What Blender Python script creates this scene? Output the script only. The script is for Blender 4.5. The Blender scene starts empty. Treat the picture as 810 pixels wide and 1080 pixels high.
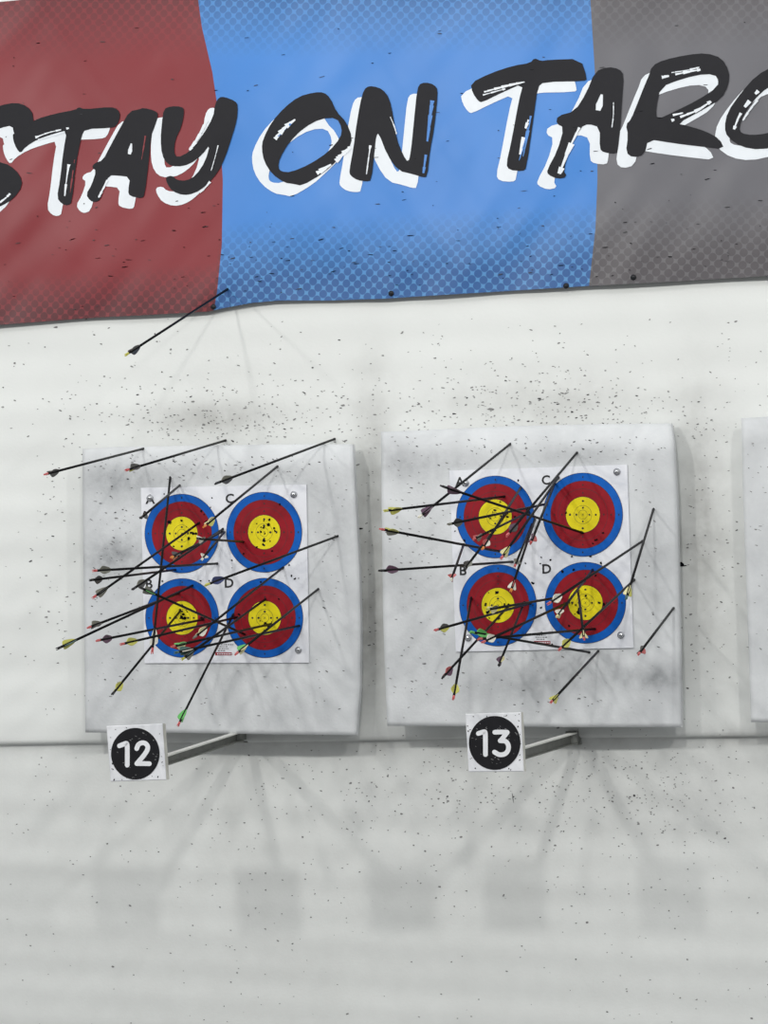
import bpy, math, random
from mathutils import Vector, Matrix
from mathutils.geometry import delaunay_2d_cdt
from mathutils import noise as mnoise

random.seed(7)
scene = bpy.context.scene
col = scene.collection
scene.view_settings.view_transform = 'Standard'
scene.view_settings.look = 'None'
scene.view_settings.exposure = 0.0

# ------------------------------------------------------------------ camera
F = 3300.0; D = 8.25; TH = math.radians(20); PITCH = math.radians(3.2); ROLL = 0.018
CEN = Vector((0, 0, 2.0))
CAM = CEN + Vector((D*math.sin(TH)*math.cos(PITCH), -D*math.cos(TH)*math.cos(PITCH), -D*math.sin(PITCH)))
fwd = (CEN - CAM).normalized()
R0 = fwd.cross(Vector((0, 0, 1))).normalized()
U0 = R0.cross(fwd)
UP = U0*math.cos(ROLL) + R0*math.sin(ROLL)
RT = R0*math.cos(ROLL) - U0*math.sin(ROLL)
cam_d = bpy.data.cameras.new('camera'); cam = bpy.data.objects.new('camera', cam_d); col.objects.link(cam)
cam.matrix_world = Matrix(((RT.x, UP.x, -fwd.x, CAM.x), (RT.y, UP.y, -fwd.y, CAM.y), (RT.z, UP.z, -fwd.z, CAM.z), (0, 0, 0, 1)))
cam_d.sensor_fit = 'VERTICAL'; cam_d.sensor_height = 36.0; cam_d.lens = F*36.0/1080.0
cam_d.clip_end = 100
scene.camera = cam

def ray(px, py): return (fwd*F + RT*(px-405) - UP*(py-540)).normalized()
def at(px, py, depth=0.0):
    r = ray(px, py); t = (-depth - CAM.y)/r.y
    return CAM + r*t
def proj(p):
    v = Vector(p) - CAM; z = v.dot(fwd)
    return 405 + F*v.dot(RT)/z, 540 - F*v.dot(UP)/z

def s2l(c):
    return tuple((x/255/12.92 if x/255 <= .04045 else ((x/255+.055)/1.055)**2.4) for x in c) + (1,)

# ------------------------------------------------------------------ materials
def new_mat(name):
    m = bpy.data.materials.new(name); m.use_nodes = True
    nt = m.node_tree; b = nt.nodes['Principled BSDF']
    return m, nt, b
def plain(name, c, rough=.6, metal=0.0, spec=.5, var=0.06, scale=40, alpha=None, trans=None):
    m, nt, b = new_mat(name)
    n = nt.nodes.new('ShaderNodeTexNoise'); n.inputs['Scale'].default_value = scale; n.inputs['Detail'].default_value = 4
    tc = nt.nodes.new('ShaderNodeTexCoord'); nt.links.new(tc.outputs['Object'], n.inputs['Vector'])
    r = nt.nodes.new('ShaderNodeMapRange'); r.inputs['From Min'].default_value = .3; r.inputs['From Max'].default_value = .7
    r.inputs['To Min'].default_value = 1-var; r.inputs['To Max'].default_value = 1+var
    nt.links.new(n.outputs['Fac'], r.inputs['Value'])
    mx = nt.nodes.new('ShaderNodeVectorMath'); mx.operation = 'SCALE'
    mx.inputs[0].default_value = s2l(c)[:3]; nt.links.new(r.outputs[0], mx.inputs['Scale'])
    nt.links.new(mx.outputs[0], b.inputs['Base Color'])
    b.inputs['Roughness'].default_value = rough; b.inputs['Metallic'].default_value = metal
    b.inputs['Specular IOR Level'].default_value = spec
    if trans:
        b.inputs['Transmission Weight'].default_value = trans
    return m
def mixc(nt, fac, a, b, blend='MIX'):
    n = nt.nodes.new('ShaderNodeMix'); n.data_type = 'RGBA'; n.blend_type = blend
    for k, v in ((0, fac), (6, a), (7, b)):
        if isinstance(v, (tuple, float, int)): n.inputs[k].default_value = v
        else: nt.links.new(v, n.inputs[k])
    return n.outputs[2]
def noise_out(nt, scale, detail=4, rough=.5, sx=1, sy=1, sz=1, lo=.35, hi=.65, dist=0):
    tc = nt.nodes.new('ShaderNodeTexCoord'); mp = nt.nodes.new('ShaderNodeMapping'); mp.inputs['Scale'].default_value = (sx, sy, sz)
    nt.links.new(tc.outputs['Object'], mp.inputs[0])
    n = nt.nodes.new('ShaderNodeTexNoise'); n.inputs['Scale'].default_value = scale; n.inputs['Detail'].default_value = detail
    n.inputs['Roughness'].default_value = rough; n.inputs['Distortion'].default_value = dist
    nt.links.new(mp.outputs[0], n.inputs['Vector'])
    r = nt.nodes.new('ShaderNodeMapRange'); r.inputs[1].default_value = lo; r.inputs[2].default_value = hi
    nt.links.new(n.outputs['Fac'], r.inputs[0])
    return r.outputs[0]
def math_n(nt, op, a, b=0.0):
    n = nt.nodes.new('ShaderNodeMath'); n.operation = op
    for i, v in enumerate((a, b)):
        if isinstance(v, (int, float)): n.inputs[i].default_value = v
        else: nt.links.new(v, n.inputs[i])
    return n.outputs[0]
def attr(nt, name):
    a = nt.nodes.new('ShaderNodeAttribute'); a.attribute_name = name; return a.outputs['Fac']

def foam_mat(name, base, dark, nscale, bump=.15, dirt_shade_k=1.0, ambient_dirt=.25):
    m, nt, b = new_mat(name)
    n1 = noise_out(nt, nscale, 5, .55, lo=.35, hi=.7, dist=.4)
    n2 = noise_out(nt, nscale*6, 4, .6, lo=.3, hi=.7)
    d = attr(nt, 'dirt_shade')  # dirt on wall and boards, plus shade painted on the wall
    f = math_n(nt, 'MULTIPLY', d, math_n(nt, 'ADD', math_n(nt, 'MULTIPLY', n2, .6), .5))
    f = math_n(nt, 'ADD', math_n(nt, 'MULTIPLY', f, dirt_shade_k), math_n(nt, 'MULTIPLY', n1, ambient_dirt))
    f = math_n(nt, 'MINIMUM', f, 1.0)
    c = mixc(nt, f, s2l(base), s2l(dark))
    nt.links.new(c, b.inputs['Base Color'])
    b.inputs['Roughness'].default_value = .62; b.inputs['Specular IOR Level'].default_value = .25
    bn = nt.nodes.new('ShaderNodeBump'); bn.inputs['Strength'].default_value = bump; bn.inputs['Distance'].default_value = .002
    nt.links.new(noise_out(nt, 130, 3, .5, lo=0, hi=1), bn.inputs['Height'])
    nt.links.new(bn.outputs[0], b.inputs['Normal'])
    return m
M = {}
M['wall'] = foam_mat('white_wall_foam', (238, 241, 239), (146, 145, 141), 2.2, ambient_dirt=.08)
M['bale'] = foam_mat('grey_white_foam', (225, 228, 230), (122, 125, 129), 6.5, dirt_shade_k=1.05, ambient_dirt=.27, bump=.3)
M['hole'] = plain('dark_tear', (134, 134, 134), .9, spec=.1)
M['soot'] = plain('soot_hole', (78, 78, 80), .9, spec=.1)
M['holeblack'] = plain('black_hole', (18, 18, 22), .9, spec=.1)
M['backing'] = plain('grey_backing', (120, 120, 118), .9)
M['paper'] = None
m, nt, b = new_mat('white_printed_paper')
f = noise_out(nt, 9, 6, .6, sx=1, sz=1, lo=.42, hi=.75, dist=1.2)
nt.links.new(mixc(nt, math_n(nt, 'MULTIPLY', f, .45), s2l((238, 240, 246)), s2l((176, 182, 195))), b.inputs['Base Color'])
b.inputs['Roughness'].default_value = .4
M['paper'] = m
def ink(name, c, c2):
    m, nt, b = new_mat(name)
    f = noise_out(nt, 14, 5, .6, lo=.4, hi=.75, dist=.8)
    nt.links.new(mixc(nt, f, s2l(c), s2l(c2)), b.inputs['Base Color'])
    b.inputs['Roughness'].default_value = .4; b.inputs['Specular IOR Level'].default_value = .2
    return m
M['blue'] = ink('target_blue', (6, 96, 190), (8, 80, 164))
M['red'] = ink('target_red', (150, 22, 36), (122, 18, 30))
M['yellow'] = ink('target_yellow', (238, 222, 32), (212, 196, 30))
M['black'] = plain('black_ink', (24, 24, 28), .5)
M['letter'] = plain('lettering_black', (40, 40, 44), .55, var=.03, spec=.15)
M['letter_white'] = plain('lettering_white', (232, 238, 244), .4, var=.02)
M['steel'] = plain('steel_screw', (200, 202, 206), .25, metal=.85)
M['blackscrew'] = plain('black_screw', (22, 24, 30), .4)
M['bracket'] = plain('bracket_grey_steel', (132, 134, 130), .45, metal=.25, var=.12)
M['bracket_light'] = plain('bracket_light_edge', (225, 226, 220), .4, metal=.1)
M['sign_white'] = ink('sign_white', (236, 238, 242), (205, 208, 214))
M['sign_edge'] = ink('sign_edge_white', (214, 214, 206), (180, 180, 172))
M['sign_black'] = plain('sign_black', (26, 26, 30), .5, var=.15, spec=.2)
M['digit'] = plain('digit_white', (232, 234, 238), .5)
M['scuff'] = plain('scuff_grey', (118, 118, 120), .7)
M['shaft'] = plain('black_carbon', (9, 9, 11), .5, spec=.2)
M['point'] = plain('steel_point', (50, 50, 54), .35, metal=.8)
VC = {'yellow': (196, 194, 92), 'charcoal': (58, 56, 52), 'purple': (92, 62, 84), 'green': (104, 190, 100), 'grey': (120, 120, 108),
      'white': (228, 226, 212), 'red': (176, 72, 70), 'blue': (44, 54, 100), 'teal': (70, 104, 100), 'cream': (222, 214, 160), 'pink': (205, 100, 100),
      'orange': (222, 140, 60), 'black': (26, 26, 28)}
for k, v in VC.items(): M['v_'+k] = plain('vane_'+k, v, .5)

def banner_mat(name, base, dot, gap, dots=True):
    """printed vinyl with a halftone of dots; 'half' attribute = how strong the halftone is"""
    m, nt, b = new_mat(name)
    tc = nt.nodes.new('ShaderNodeTexCoord'); mp = nt.nodes.new('ShaderNodeMapping')
    mp.inputs['Rotation'].default_value = (0, math.radians(38), 0)
    mp.inputs['Scale'].default_value = (1/.0225, 0, 1/.0225)
    # scale applied first in a POINT mapping, so rotate afterwards keeps the grid square
    nt.links.new(tc.outputs['Object'], mp.inputs[0])
    fr = nt.nodes.new('ShaderNodeVectorMath'); fr.operation = 'FRACTION'; nt.links.new(mp.outputs[0], fr.inputs[0])
    sb = nt.nodes.new('ShaderNodeVectorMath'); sb.operation = 'SUBTRACT'; sb.inputs[1].default_value = (.5, 0, .5)
    nt.links.new(fr.outputs[0], sb.inputs[0])
    ln = nt.nodes.new('ShaderNodeVectorMath'); ln.operation = 'LENGTH'; nt.links.new(sb.outputs[0], ln.inputs[0])
    h = attr(nt, 'half')
    rad = math_n(nt, 'ADD', math_n(nt, 'MULTIPLY', h, .06), .43)
    e = nt.nodes.new('ShaderNodeMapRange'); nt.links.new(math_n(nt, 'SUBTRACT', rad, ln.outputs['Value']), e.inputs[0])
    e.inputs[1].default_value = -.04; e.inputs[2].default_value = .04
    fac = math_n(nt, 'MULTIPLY', e.outputs[0], math_n(nt, 'MINIMUM', math_n(nt, 'MULTIPLY', h, 1.0), .88))
    cl = noise_out(nt, 2.2, 3, .5, lo=.3, hi=.75, dist=.5)
    bc = mixc(nt, math_n(nt, 'MULTIPLY', cl, .35), s2l(base), s2l(tuple(min(255, int(x*1.12+10)) for x in base)))
    bc = mixc(nt, math_n(nt, 'MULTIPLY', h, .6), bc, s2l(gap))
    c = mixc(nt, fac, bc, s2l(dot))
    nt.links.new(c, b.inputs['Base Color'])
    b.inputs['Roughness'].default_value = .36; b.inputs['Specular IOR Level'].default_value = .34
    return m
M['ban_red'] = banner_mat('banner_red', (128, 34, 42), (84, 34, 40), (128, 58, 64))
M['ban_blue'] = banner_mat('banner_blue', (62, 130, 208), (38, 84, 146), (92, 146, 184))
M['ban_grey'] = banner_mat('banner_grey', (102, 102, 108), (84, 80, 84), (106, 103, 104))

# ------------------------------------------------------------------ mesh helpers
class MB:
    def __init__(s): s.v = []; s.f = []; s.m = []; s.attr = []
    def add(s, vs, fs, mi=0, at_=None):
        o = len(s.v); s.v += [tuple(v) for v in vs]; s.f += [tuple(i+o for i in f) for f in fs]; s.m += [mi]*len(fs)
        s.attr += (at_ if at_ else [0.0]*len(vs))
    def box(s, c, hx, hy, hz, X=Vector((1, 0, 0)), Y=Vector((0, 1, 0)), Z=Vector((0, 0, 1)), mi=0):
        vs = [c + X*(a*hx) + Y*(b_*hy) + Z*(c_*hz) for a in (-1, 1) for b_ in (-1, 1) for c_ in (-1, 1)]
        s.add(vs, [(0, 1, 3, 2), (4, 6, 7, 5), (0, 4, 5, 1), (2, 3, 7, 6), (0, 2, 6, 4), (1, 5, 7, 3)], mi)
    def lathe(s, prof, n=12, mi=0, axis=None, org=Vector((0, 0, 0))):
        """profile of (r, z) about local z"""
        vs = []; fs = []
        for r, z in prof:
            for k in range(n):
                a = 2*math.pi*k/n
                p = Vector((r*math.cos(a), r*math.sin(a), z))
                vs.append(org + (axis @ p if axis else p))
        for i in range(len(prof)-1):
            for k in range(n):
                fs.append((i*n+k, i*n+(k+1) % n, (i+1)*n+(k+1) % n, (i+1)*n+k))
        fs.append(tuple(range(n))[::-1]); fs.append(tuple((len(prof)-1)*n+k for k in range(n)))
        s.add(vs, fs, mi)
    def mesh(s, name, mats, smooth=False, attr_name=None):
        me = bpy.data.meshes.new(name); me.from_pydata(s.v, [], s.f); 
        for mm in (mats if isinstance(mats, (list, tuple)) else [mats]): me.materials.append(mm)
        me.polygons.foreach_set('material_index', s.m)
        if smooth: me.polygons.foreach_set('use_smooth', [True]*len(s.f))
        if attr_name:
            a = me.attributes.new(attr_name, 'FLOAT', 'POINT'); a.data.foreach_set('value', s.attr)
        me.update(); return me
    def build(s, name, mats, parent=None, smooth=False, attr_name=None):
        return link(name, s.mesh(name, mats, smooth, attr_name), parent)
def link(name, me, parent=None):
    o = bpy.data.objects.new(name, me); col.objects.link(o)
    if parent is not None:
        o.parent = parent
        o.matrix_parent_inverse = parent.matrix_basis.inverted() if me is not None and not name.startswith('_') else Matrix()
    return o
def tag(o, label=None, cat=None, group=None, kind=None):
    if label: o['label'] = label
    if cat: o['category'] = cat
    if group: o['group'] = group
    if kind: o['kind'] = kind
    return o
def empty(name, loc):
    o = bpy.data.objects.new(name, None); col.objects.link(o); o.location = loc; o.empty_display_size = .05
    return o

def chaikin(p, n=1, closed=True):
    for _ in range(n):
        q = []
        L = len(p)
        for i in range(L if closed else L-1):
            a = p[i]; b = p[(i+1) % L]
            q.append((a[0]*.75+b[0]*.25, a[1]*.75+b[1]*.25)); q.append((a[0]*.25+b[0]*.75, a[1]*.25+b[1]*.75))
        if not closed: q = [p[0]] + q + [p[-1]]
        p = q
    return p
def inside(p, poly):
    x, y = p; c = False; j = len(poly)-1
    for i in range(len(poly)):
        xi, yi = poly[i]; xj, yj = poly[j]
        if (yi > y) != (yj > y) and x < (xj-xi)*(y-yi)/(yj-yi)+xi: c = not c
        j = i
    return c
def fill(outer, holes=(), spacing=None, dfn=None):
    """triangulate a px outline, returns 3D verts + faces using depth function dfn(px,py)"""
    pts = []; edges = []
    for loop in [outer]+list(holes):
        o = len(pts); n = len(loop)
        pts += [Vector(p) for p in loop]; edges += [(o+i, o+(i+1) % n) for i in range(n)]
    if spacing:
        xs = [p[0] for p in outer]; ys = [p[1] for p in outer]
        x = min(xs)+spacing/2
        while x < max(xs):
            y = min(ys)+spacing/2
            while y < max(ys):
                q = (x, y)
                if inside(q, outer) and not any(inside(q, h) for h in holes): pts.append(Vector(q))
                y += spacing
            x += spacing
    vs, _, fs, _, _, _ = delaunay_2d_cdt(pts, edges, [], 1, 1e-4)
    out = []
    for f in fs:
        cx = sum(vs[i][0] for i in f)/len(f); cy = sum(vs[i][1] for i in f)/len(f)
        if inside((cx, cy), outer) and not any(inside((cx, cy), h) for h in holes): out.append(tuple(f))
    V = [at(v[0], v[1], dfn(v[0], v[1])) for v in vs]
    # orient towards the camera
    res = []
    for f in out:
        n = (V[f[1]]-V[f[0]]).cross(V[f[2]]-V[f[0]])
        res.append(f if n.y < 0 else f[::-1])
    return V, res
def disc_patch(cx, cy, rx, ry, dfn, n=7, ang=0.0, jitter=0.0, rnd=random):
    pts = []
    for k in range(n):
        a = 2*math.pi*k/n; j = 1+rnd.uniform(-jitter, jitter)
        u = rx*j*math.cos(a); v = ry*j*math.sin(a)
        x = cx+u*math.cos(ang)-v*math.sin(ang); y = cy+u*math.sin(ang)+v*math.cos(ang)
        pts.append(at(x, y, dfn(x, y)))
    if (pts[1]-pts[0]).cross(pts[2]-pts[0]).y > 0: pts = pts[::-1]
    return pts, [tuple(range(n))]
def lerp_poly(poly, x, axis=0):
    o = 1-axis
    if x <= poly[0][axis]: a, b = poly[0], poly[1]
    elif x >= poly[-1][axis]: a, b = poly[-2], poly[-1]
    else:
        for a, b in zip(poly, poly[1:]):
            if a[axis] <= x <= b[axis]: break
    t = (x-a[axis])/(b[axis]-a[axis]); return a[o]+t*(b[o]-a[o])

# ------------------------------------------------------------------ wall
ZS = at(400, 781, 0).z
UPD = .016
def ripple(x, z):
    if z > ZS:
        w = math.sin(z*66+1.1*math.sin(x*1.3)+.6*math.sin(z*9))*.0008 + math.sin(z*23+x*.8)*.0020
        w *= .35+.65*min(1, max(0, (z-ZS)/.15))
        return UPD + w + .0022*mnoise.noise(Vector((x*2.1, z*2.6, 3.1)))
    return .0011*math.sin(z*31+.7*math.sin(x*1.7)) + .0007*math.sin(z*74+x*1.1+2*math.sin(x*.9)) + .0030*mnoise.noise(Vector((x*2.3, z*2.3, 9.1)))
def gauss(px, py, cx, cy, sx, sy): return math.exp(-((px-cx)/sx)**2-((py-cy)/sy)**2)
DIRT_SHADE = [(230, 445, 75, 20, .55), (575, 425, 130, 34, .34), (393, 540, 20, 130, .6), (396, 690, 16, 90, .5), (735, 560, 28, 140, .45), (760, 600, 45, 150, .25), (240, 786, 150, 12, .35), (565, 780, 165, 12, .35), (800, 775, 60, 12, .25),  # dirt clouds, plus painted shade right of and under the boards
        (245, 850, 30, 60, .10), (60, 560, 40, 120, .05), (680, 830, 80, 40, .10), (470, 820, 60, 30, .08), (250, 400, 150, 40, .10)]
wb = MB()
xs = [-3.2+i*.025 for i in range(281)]
zs = []
z = .05
while z < 4.3:
    zs.append(z); z += .0125
zs = [q for q in zs if abs(q-ZS) > .009] ; zs += [ZS-.0005, ZS, ZS+.0015, ZS+.005]; zs.sort()
def wall_depth(x, z):
    d = ripple(x, z)
    if ZS-.0001 <= z < ZS+.006: # rounded lower lip of the upper sheet
        t = (z-ZS)/.006; d = .004+(UPD-.004)*math.sqrt(max(0, min(1, t)))
    return d
vv = []; aa = []
for z in zs:
    for x in xs:
        xx = x; zz = z + .0015*math.sin(x*5)*(1 if abs(z-ZS) < .01 else 0)
        vv.append((xx, -wall_depth(x, z), zz))
        px, py = proj((xx, 0, zz)); aa.append(min(1, sum(k*gauss(px, py, a, b_, c, d) for a, b_, c, d, k in DIRT_SHADE)+(.13 if zz < ZS else 0)))  # lower sheet evenly darker than the upper one
nx = len(xs)
ff = [(j*nx+i, j*nx+i+1, (j+1)*nx+i+1, (j+1)*nx+i) for j in range(len(zs)-1) for i in range(nx-1)]
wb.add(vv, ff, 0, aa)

BALES = {
 '12': dict(T=[(87, 473.5), (120, 471.5), (230, 469.5), (320, 468.5), (372, 468.5)], B=[(90, 772.5), (190, 773), (290, 774.5), (375.5, 775.5)],
            L=[(87, 473.5), (87.5, 560), (88.5, 640), (89.5, 710), (90, 772.5)], Rr=[(372, 468.5), (373, 490), (374.5, 520), (379, 600), (380.5, 665), (379.5, 730), (375.5, 775.5)]),
 '13': dict(T=[(401.8, 455.5), (450, 453.5), (540, 449.5), (620, 447.5), (708, 446.5)], B=[(408.5, 765.5), (500, 766), (620, 767), (718.5, 767)],
            L=[(401.8, 455.5), (402.5, 540), (404, 650), (406, 710), (408.5, 765.5)], Rr=[(708, 446.5), (710.5, 467), (714, 524), (715.5, 588), (718, 723), (718.5, 767)]),
 '14': dict(T=[(782, 441), (860, 437), (1000, 430), (1100, 425)], B=[(792, 761.5), (900, 763), (1000, 764), (1112, 765)],
            L=[(782, 441), (783.5, 520), (787, 620), (790, 700), (792, 761.5)], Rr=[(1100, 425), (1106, 540), (1110, 660), (1112, 765)]),
}
def under_bale(px, py):
    for b_ in BALES.values():
        if b_['L'][0][0]+6 < px < b_['Rr'][0][0] and b_['T'][0][1]+8 < py < b_['B'][0][1]-8: return True
    return False
def wdfn(px, py):
    p = at(px, py, 0.01); return wall_depth(p.x, p.z)+.0008
clusters = [(235, 440, 85, 22, 330), (570, 428, 90, 24, 380), (235, 400, 130, 50, 90), (570, 380, 150, 50, 90), (390, 600, 9, 120, 60), (752, 590, 22, 120, 130), (60, 590, 22, 110, 75),
            (300, 820, 110, 25, 60), (520, 830, 120, 32, 190), (680, 835, 80, 32, 240), (240, 900, 90, 60, 70), (480, 900, 160, 60, 120), (650, 930, 120, 80, 110), (745, 450, 25, 16, 16)]
spots = []
for cx, cy, sx, sy, n in clusters:
    for _ in range(n): spots.append((random.gauss(cx, sx), random.gauss(cy, sy)))
for _ in range(230): spots.append((random.uniform(-150, 960), random.uniform(320, 780)))
for _ in range(420): spots.append((random.uniform(-150, 960), random.uniform(790, 1180)))
for px, py in spots:
    if py < 335 or abs(py-781) < 5 or under_bale(px, py): continue
    sz = random.uniform(.35, .9) if random.random() < .95 else random.uniform(.9, 1.4)
    up = py < 700
    vs, fs = disc_patch(px, py, sz*random.uniform(1.0, 2.2 if up else 1.4), sz*random.uniform(.5, .9), wdfn, 6, random.uniform(-.5, .5), .35)
    wb.add(vs, fs, 1 if random.random() < .8 else 2)
for hx, hy, a_, b2 in ((380, 557.5, 3.2, .8), (719, 595.5, 2.4, 2.8), (722, 596.6, 3.4, .6), (541, 842, .5, 5)):
    vs, fs = disc_patch(hx, hy, a_, b2, wdfn, 8, -.15, .3); wb.add(vs, fs, 3 if hy < 800 else 1)
wall = wb.build('wall_back', [M['wall'], M['hole'], M['soot'], M['holeblack']], smooth=True, attr_name='dirt_shade')
tag(wall, kind='structure', label='white quilted foam back wall speckled with arrow holes, a seam across it', cat='wall')

# ------------------------------------------------------------------ banner
BOT = [(-260, 368), (-120, 355), (0, 342.5), (60, 338), (100, 335), (150, 332.5), (220, 328.5), (233, 325.5), (265, 319.5), (293, 317), (345, 317), (407, 315), (460, 311.5), (510, 308.5),
       (622, 301.5), (720, 296.5), (810, 291), (930, 283), (1100, 270)]
TOP = [(-260, 30), (0, 2), (100, -8), (400, -38), (810, -80), (1100, -110)]
BL = [(205, -60), (213, 0), (224, 50), (231, 100), (235, 170), (234, 240), (229, 290), (222, 330)]   # x of red/blue edge against y
BG = [(619, -90), (622, 0), (627, 80), (630, 150), (630, 200), (628, 250), (622, 303)]
def ban_d(px, py):
    w = .0055*mnoise.noise(Vector((px/95+py/170, py/110-px/300, 1.7))) + .0026*mnoise.noise(Vector((px/36+py/50, py/75, 5.3)))
    w += .0022*math.sin((px*.55+py)/34)*max(0, mnoise.noise(Vector((px/160, py/120, 8.8)))+.25)
    t = px*.80 - py*.60      # long diagonal folds
    w += .0013*max(0, mnoise.noise(Vector((t/26, (px*.6+py*.8)/260, 12.4))))**1.0
    u = px*.97 + py*.25
    w += .0010*mnoise.noise(Vector((u/34, py/230, 21.7)))
    return .042 + w
bn = MB(); secs = [(-260, None, 120), (None, None, 110), (None, 1100, 120)]
NV = 110
def half(px, py):
    b_ = lerp_poly(BOT, px); t = b_-py
    bot = max(0, min(1, 1-(t-14)/75.))
    topk = max(0, min(1, 1-(py+28+px*.02)/95.))
    if px < lerp_poly([(p[1], p[0]) for p in BL], py): topk *= .9; bot = max(0, min(1, 1-(t-6)/45.))
    return max(bot, topk)
for si in range(3):
    n = secs[si][2]; vv = []; aa = []
    for j in range(NV+1):
        t = j/NV
        for i in range(n+1):
            u = i/n
            py = 0
            # iterate to find x on the printed border at this height
            pyg = -50+t*360
            xl = -260 if si == 0 else (lerp_poly([(p[1], p[0]) for p in BL], pyg) if si == 1 else lerp_poly([(p[1], p[0]) for p in BG], pyg))
            xr = lerp_poly([(p[1], p[0]) for p in BL], pyg) if si == 0 else (lerp_poly([(p[1], p[0]) for p in BG], pyg) if si == 1 else 1100)
            px = xl+(xr-xl)*u
            py = lerp_poly(TOP, px)*(1-t)+lerp_poly(BOT, px)*t
            vv.append(at(px, py, ban_d(px, py))); aa.append(half(px, py))
    ff = [(j*(n+1)+i, (j+1)*(n+1)+i, (j+1)*(n+1)+i+1, j*(n+1)+i+1) for j in range(NV) for i in range(n)]
    bn.add(vv, ff, si, aa)
# hem thickness along the bottom edge
vv = []; 
for i in range(120):
    px = -255+i*(1350/119); py = lerp_poly(BOT, px)
    vv += [at(px, py, ban_d(px, py)), at(px, py-1.0, ban_d(px, py)-.007)]
bn.add(vv, [(2*i, 2*i+1, 2*i+3, 2*i+2) for i in range(119)], 3, [0]*len(vv))
# tears
for _ in range(330):
    px = random.uniform(-150, 1000)
    py = random.choice([random.gauss(255, 40), random.gauss(280, 25), random.uniform(20, 300)])
    if py > lerp_poly(BOT, px)-6 or py < lerp_poly(TOP, px)+6: continue
    L = random.choice([.8, 1.0, 1.4, 2.0, 3.0, 4.0])*.85
    vs, fs = disc_patch(px, py, L, random.uniform(.22, .5), lambda a, b_: ban_d(a, b_)+.0024, 6, random.uniform(-.3, .1), .3)
    bn.add(vs, fs, random.choice([3, 3, 4]))
banner = bn.build('banner', [M['ban_red'], M['ban_blue'], M['ban_grey'], M['holeblack'], M['soot']], smooth=True, attr_name='half')
tag(banner, 'wide red, blue and grey vinyl banner with black brush lettering above the boards', 'banner')

def z1(p): return [(x/3, y/3) for x, y in p]
def z2(p): return [(240+x/3, y/3) for x, y in p]
k3 = 330/810.
def z3(p): return [(480+x*k3, y*k3) for x, y in p]
LET = []
LET.append(([(36, 122), (29, 112), (17, 108), (0, 111), (-22, 120), (-42, 136), (-50, 152), (-44, 168), (-28, 178), (-8, 184), (-2, 190), (-8, 200), (-24, 208), (-42, 212), (-44, 226), (-24, 228),
             (0, 218), (14, 210), (24, 196), (21, 184), (10, 174), (0, 171), (-20, 166), (-30, 158), (-28, 150), (-14, 141), (0, 135), (13, 132), (15, 142), (24, 152), (33, 140)], []))
LET.append((z1([(40, 420), (110, 378), (180, 358), (238, 348), (250, 338), (265, 346), (350, 338), (372, 345), (382, 365), (370, 398), (350, 405), (270, 408), (258, 430), (240, 520), (228, 640), (215, 650),
                (195, 645), (180, 625), (190, 570), (200, 480), (212, 412), (180, 420), (120, 440), (80, 465), (65, 485), (52, 470), (42, 445)]), []))
LET.append((z1([(410, 352), (440, 346), (455, 341), (490, 350), (502, 362), (490, 400), (478, 430), (470, 520), (458, 615), (450, 628), (410, 620), (405, 605), (412, 560), (370, 555), (345, 555), (330, 590),
                (318, 632), (300, 640), (285, 635), (272, 615), (290, 585), (305, 540), (290, 530), (300, 515), (325, 508), (350, 460), (385, 395)]), [z1([(418, 442), (400, 486), (418, 490)])]))
LET.append((z1([(518, 345), (540, 336), (575, 337), (584, 350), (575, 400), (555, 440), (550, 480), (560, 500), (600, 480), (640, 430), (675, 370), (680, 330), (692, 308), (710, 306), (745, 320), (753, 335),
                (750, 380), (735, 430), (712, 500), (690, 545), (650, 590), (615, 612), (580, 618), (545, 605), (528, 580), (524, 560), (545, 555), (560, 570), (590, 572), (620, 555), (650, 510), (665, 455),
                (640, 490), (600, 520), (560, 528), (530, 520), (512, 490), (508, 440), (512, 390)]), []))
LET.append((z2([(108, 470), (112, 440), (140, 385), (180, 340), (225, 305), (275, 292), (305, 292), (325, 310), (345, 355), (375, 385), (395, 435), (385, 470), (345, 510), (300, 550), (235, 588), (210, 582),
                (180, 578), (140, 550), (115, 510)]),
            [z2([(160, 530), (165, 500), (195, 450), (240, 405), (295, 375), (345, 372), (362, 405), (358, 435), (320, 480), (260, 520), (200, 545), (170, 543)])]))
LET.append((z2([(438, 275), (460, 272), (490, 282), (512, 310), (525, 370), (535, 440), (555, 490), (572, 515), (580, 480), (590, 380), (600, 280), (612, 262), (640, 262), (662, 275), (665, 300), (655, 400),
                (640, 480), (632, 560), (615, 560), (590, 552), (540, 540), (505, 490), (478, 420), (470, 430), (465, 480), (455, 570), (440, 574), (410, 570), (388, 555), (385, 540), (398, 470), (410, 380), (425, 300)]), []))
LET.append((z3([(40, 215), (90, 190), (150, 170), (195, 163), (205, 150), (222, 158), (240, 155), (325, 152), (342, 203), (335, 210), (230, 212), (214, 225), (205, 290), (185, 435), (175, 443), (140, 440),
                (132, 425), (145, 370), (165, 260), (177, 215), (120, 240), (70, 265), (60, 262), (45, 240)]), []))
LET.append((z3([(362, 185), (395, 173), (425, 178), (437, 195), (432, 260), (428, 330), (422, 385), (418, 398), (385, 395), (374, 385), (375, 330), (345, 320), (325, 330), (300, 380), (280, 440), (290, 458),
                (265, 463), (240, 452), (238, 440), (265, 390), (282, 330), (262, 320), (265, 300), (310, 288), (340, 240)]), [z3([(383, 230), (358, 284), (382, 288)])]))
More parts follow.
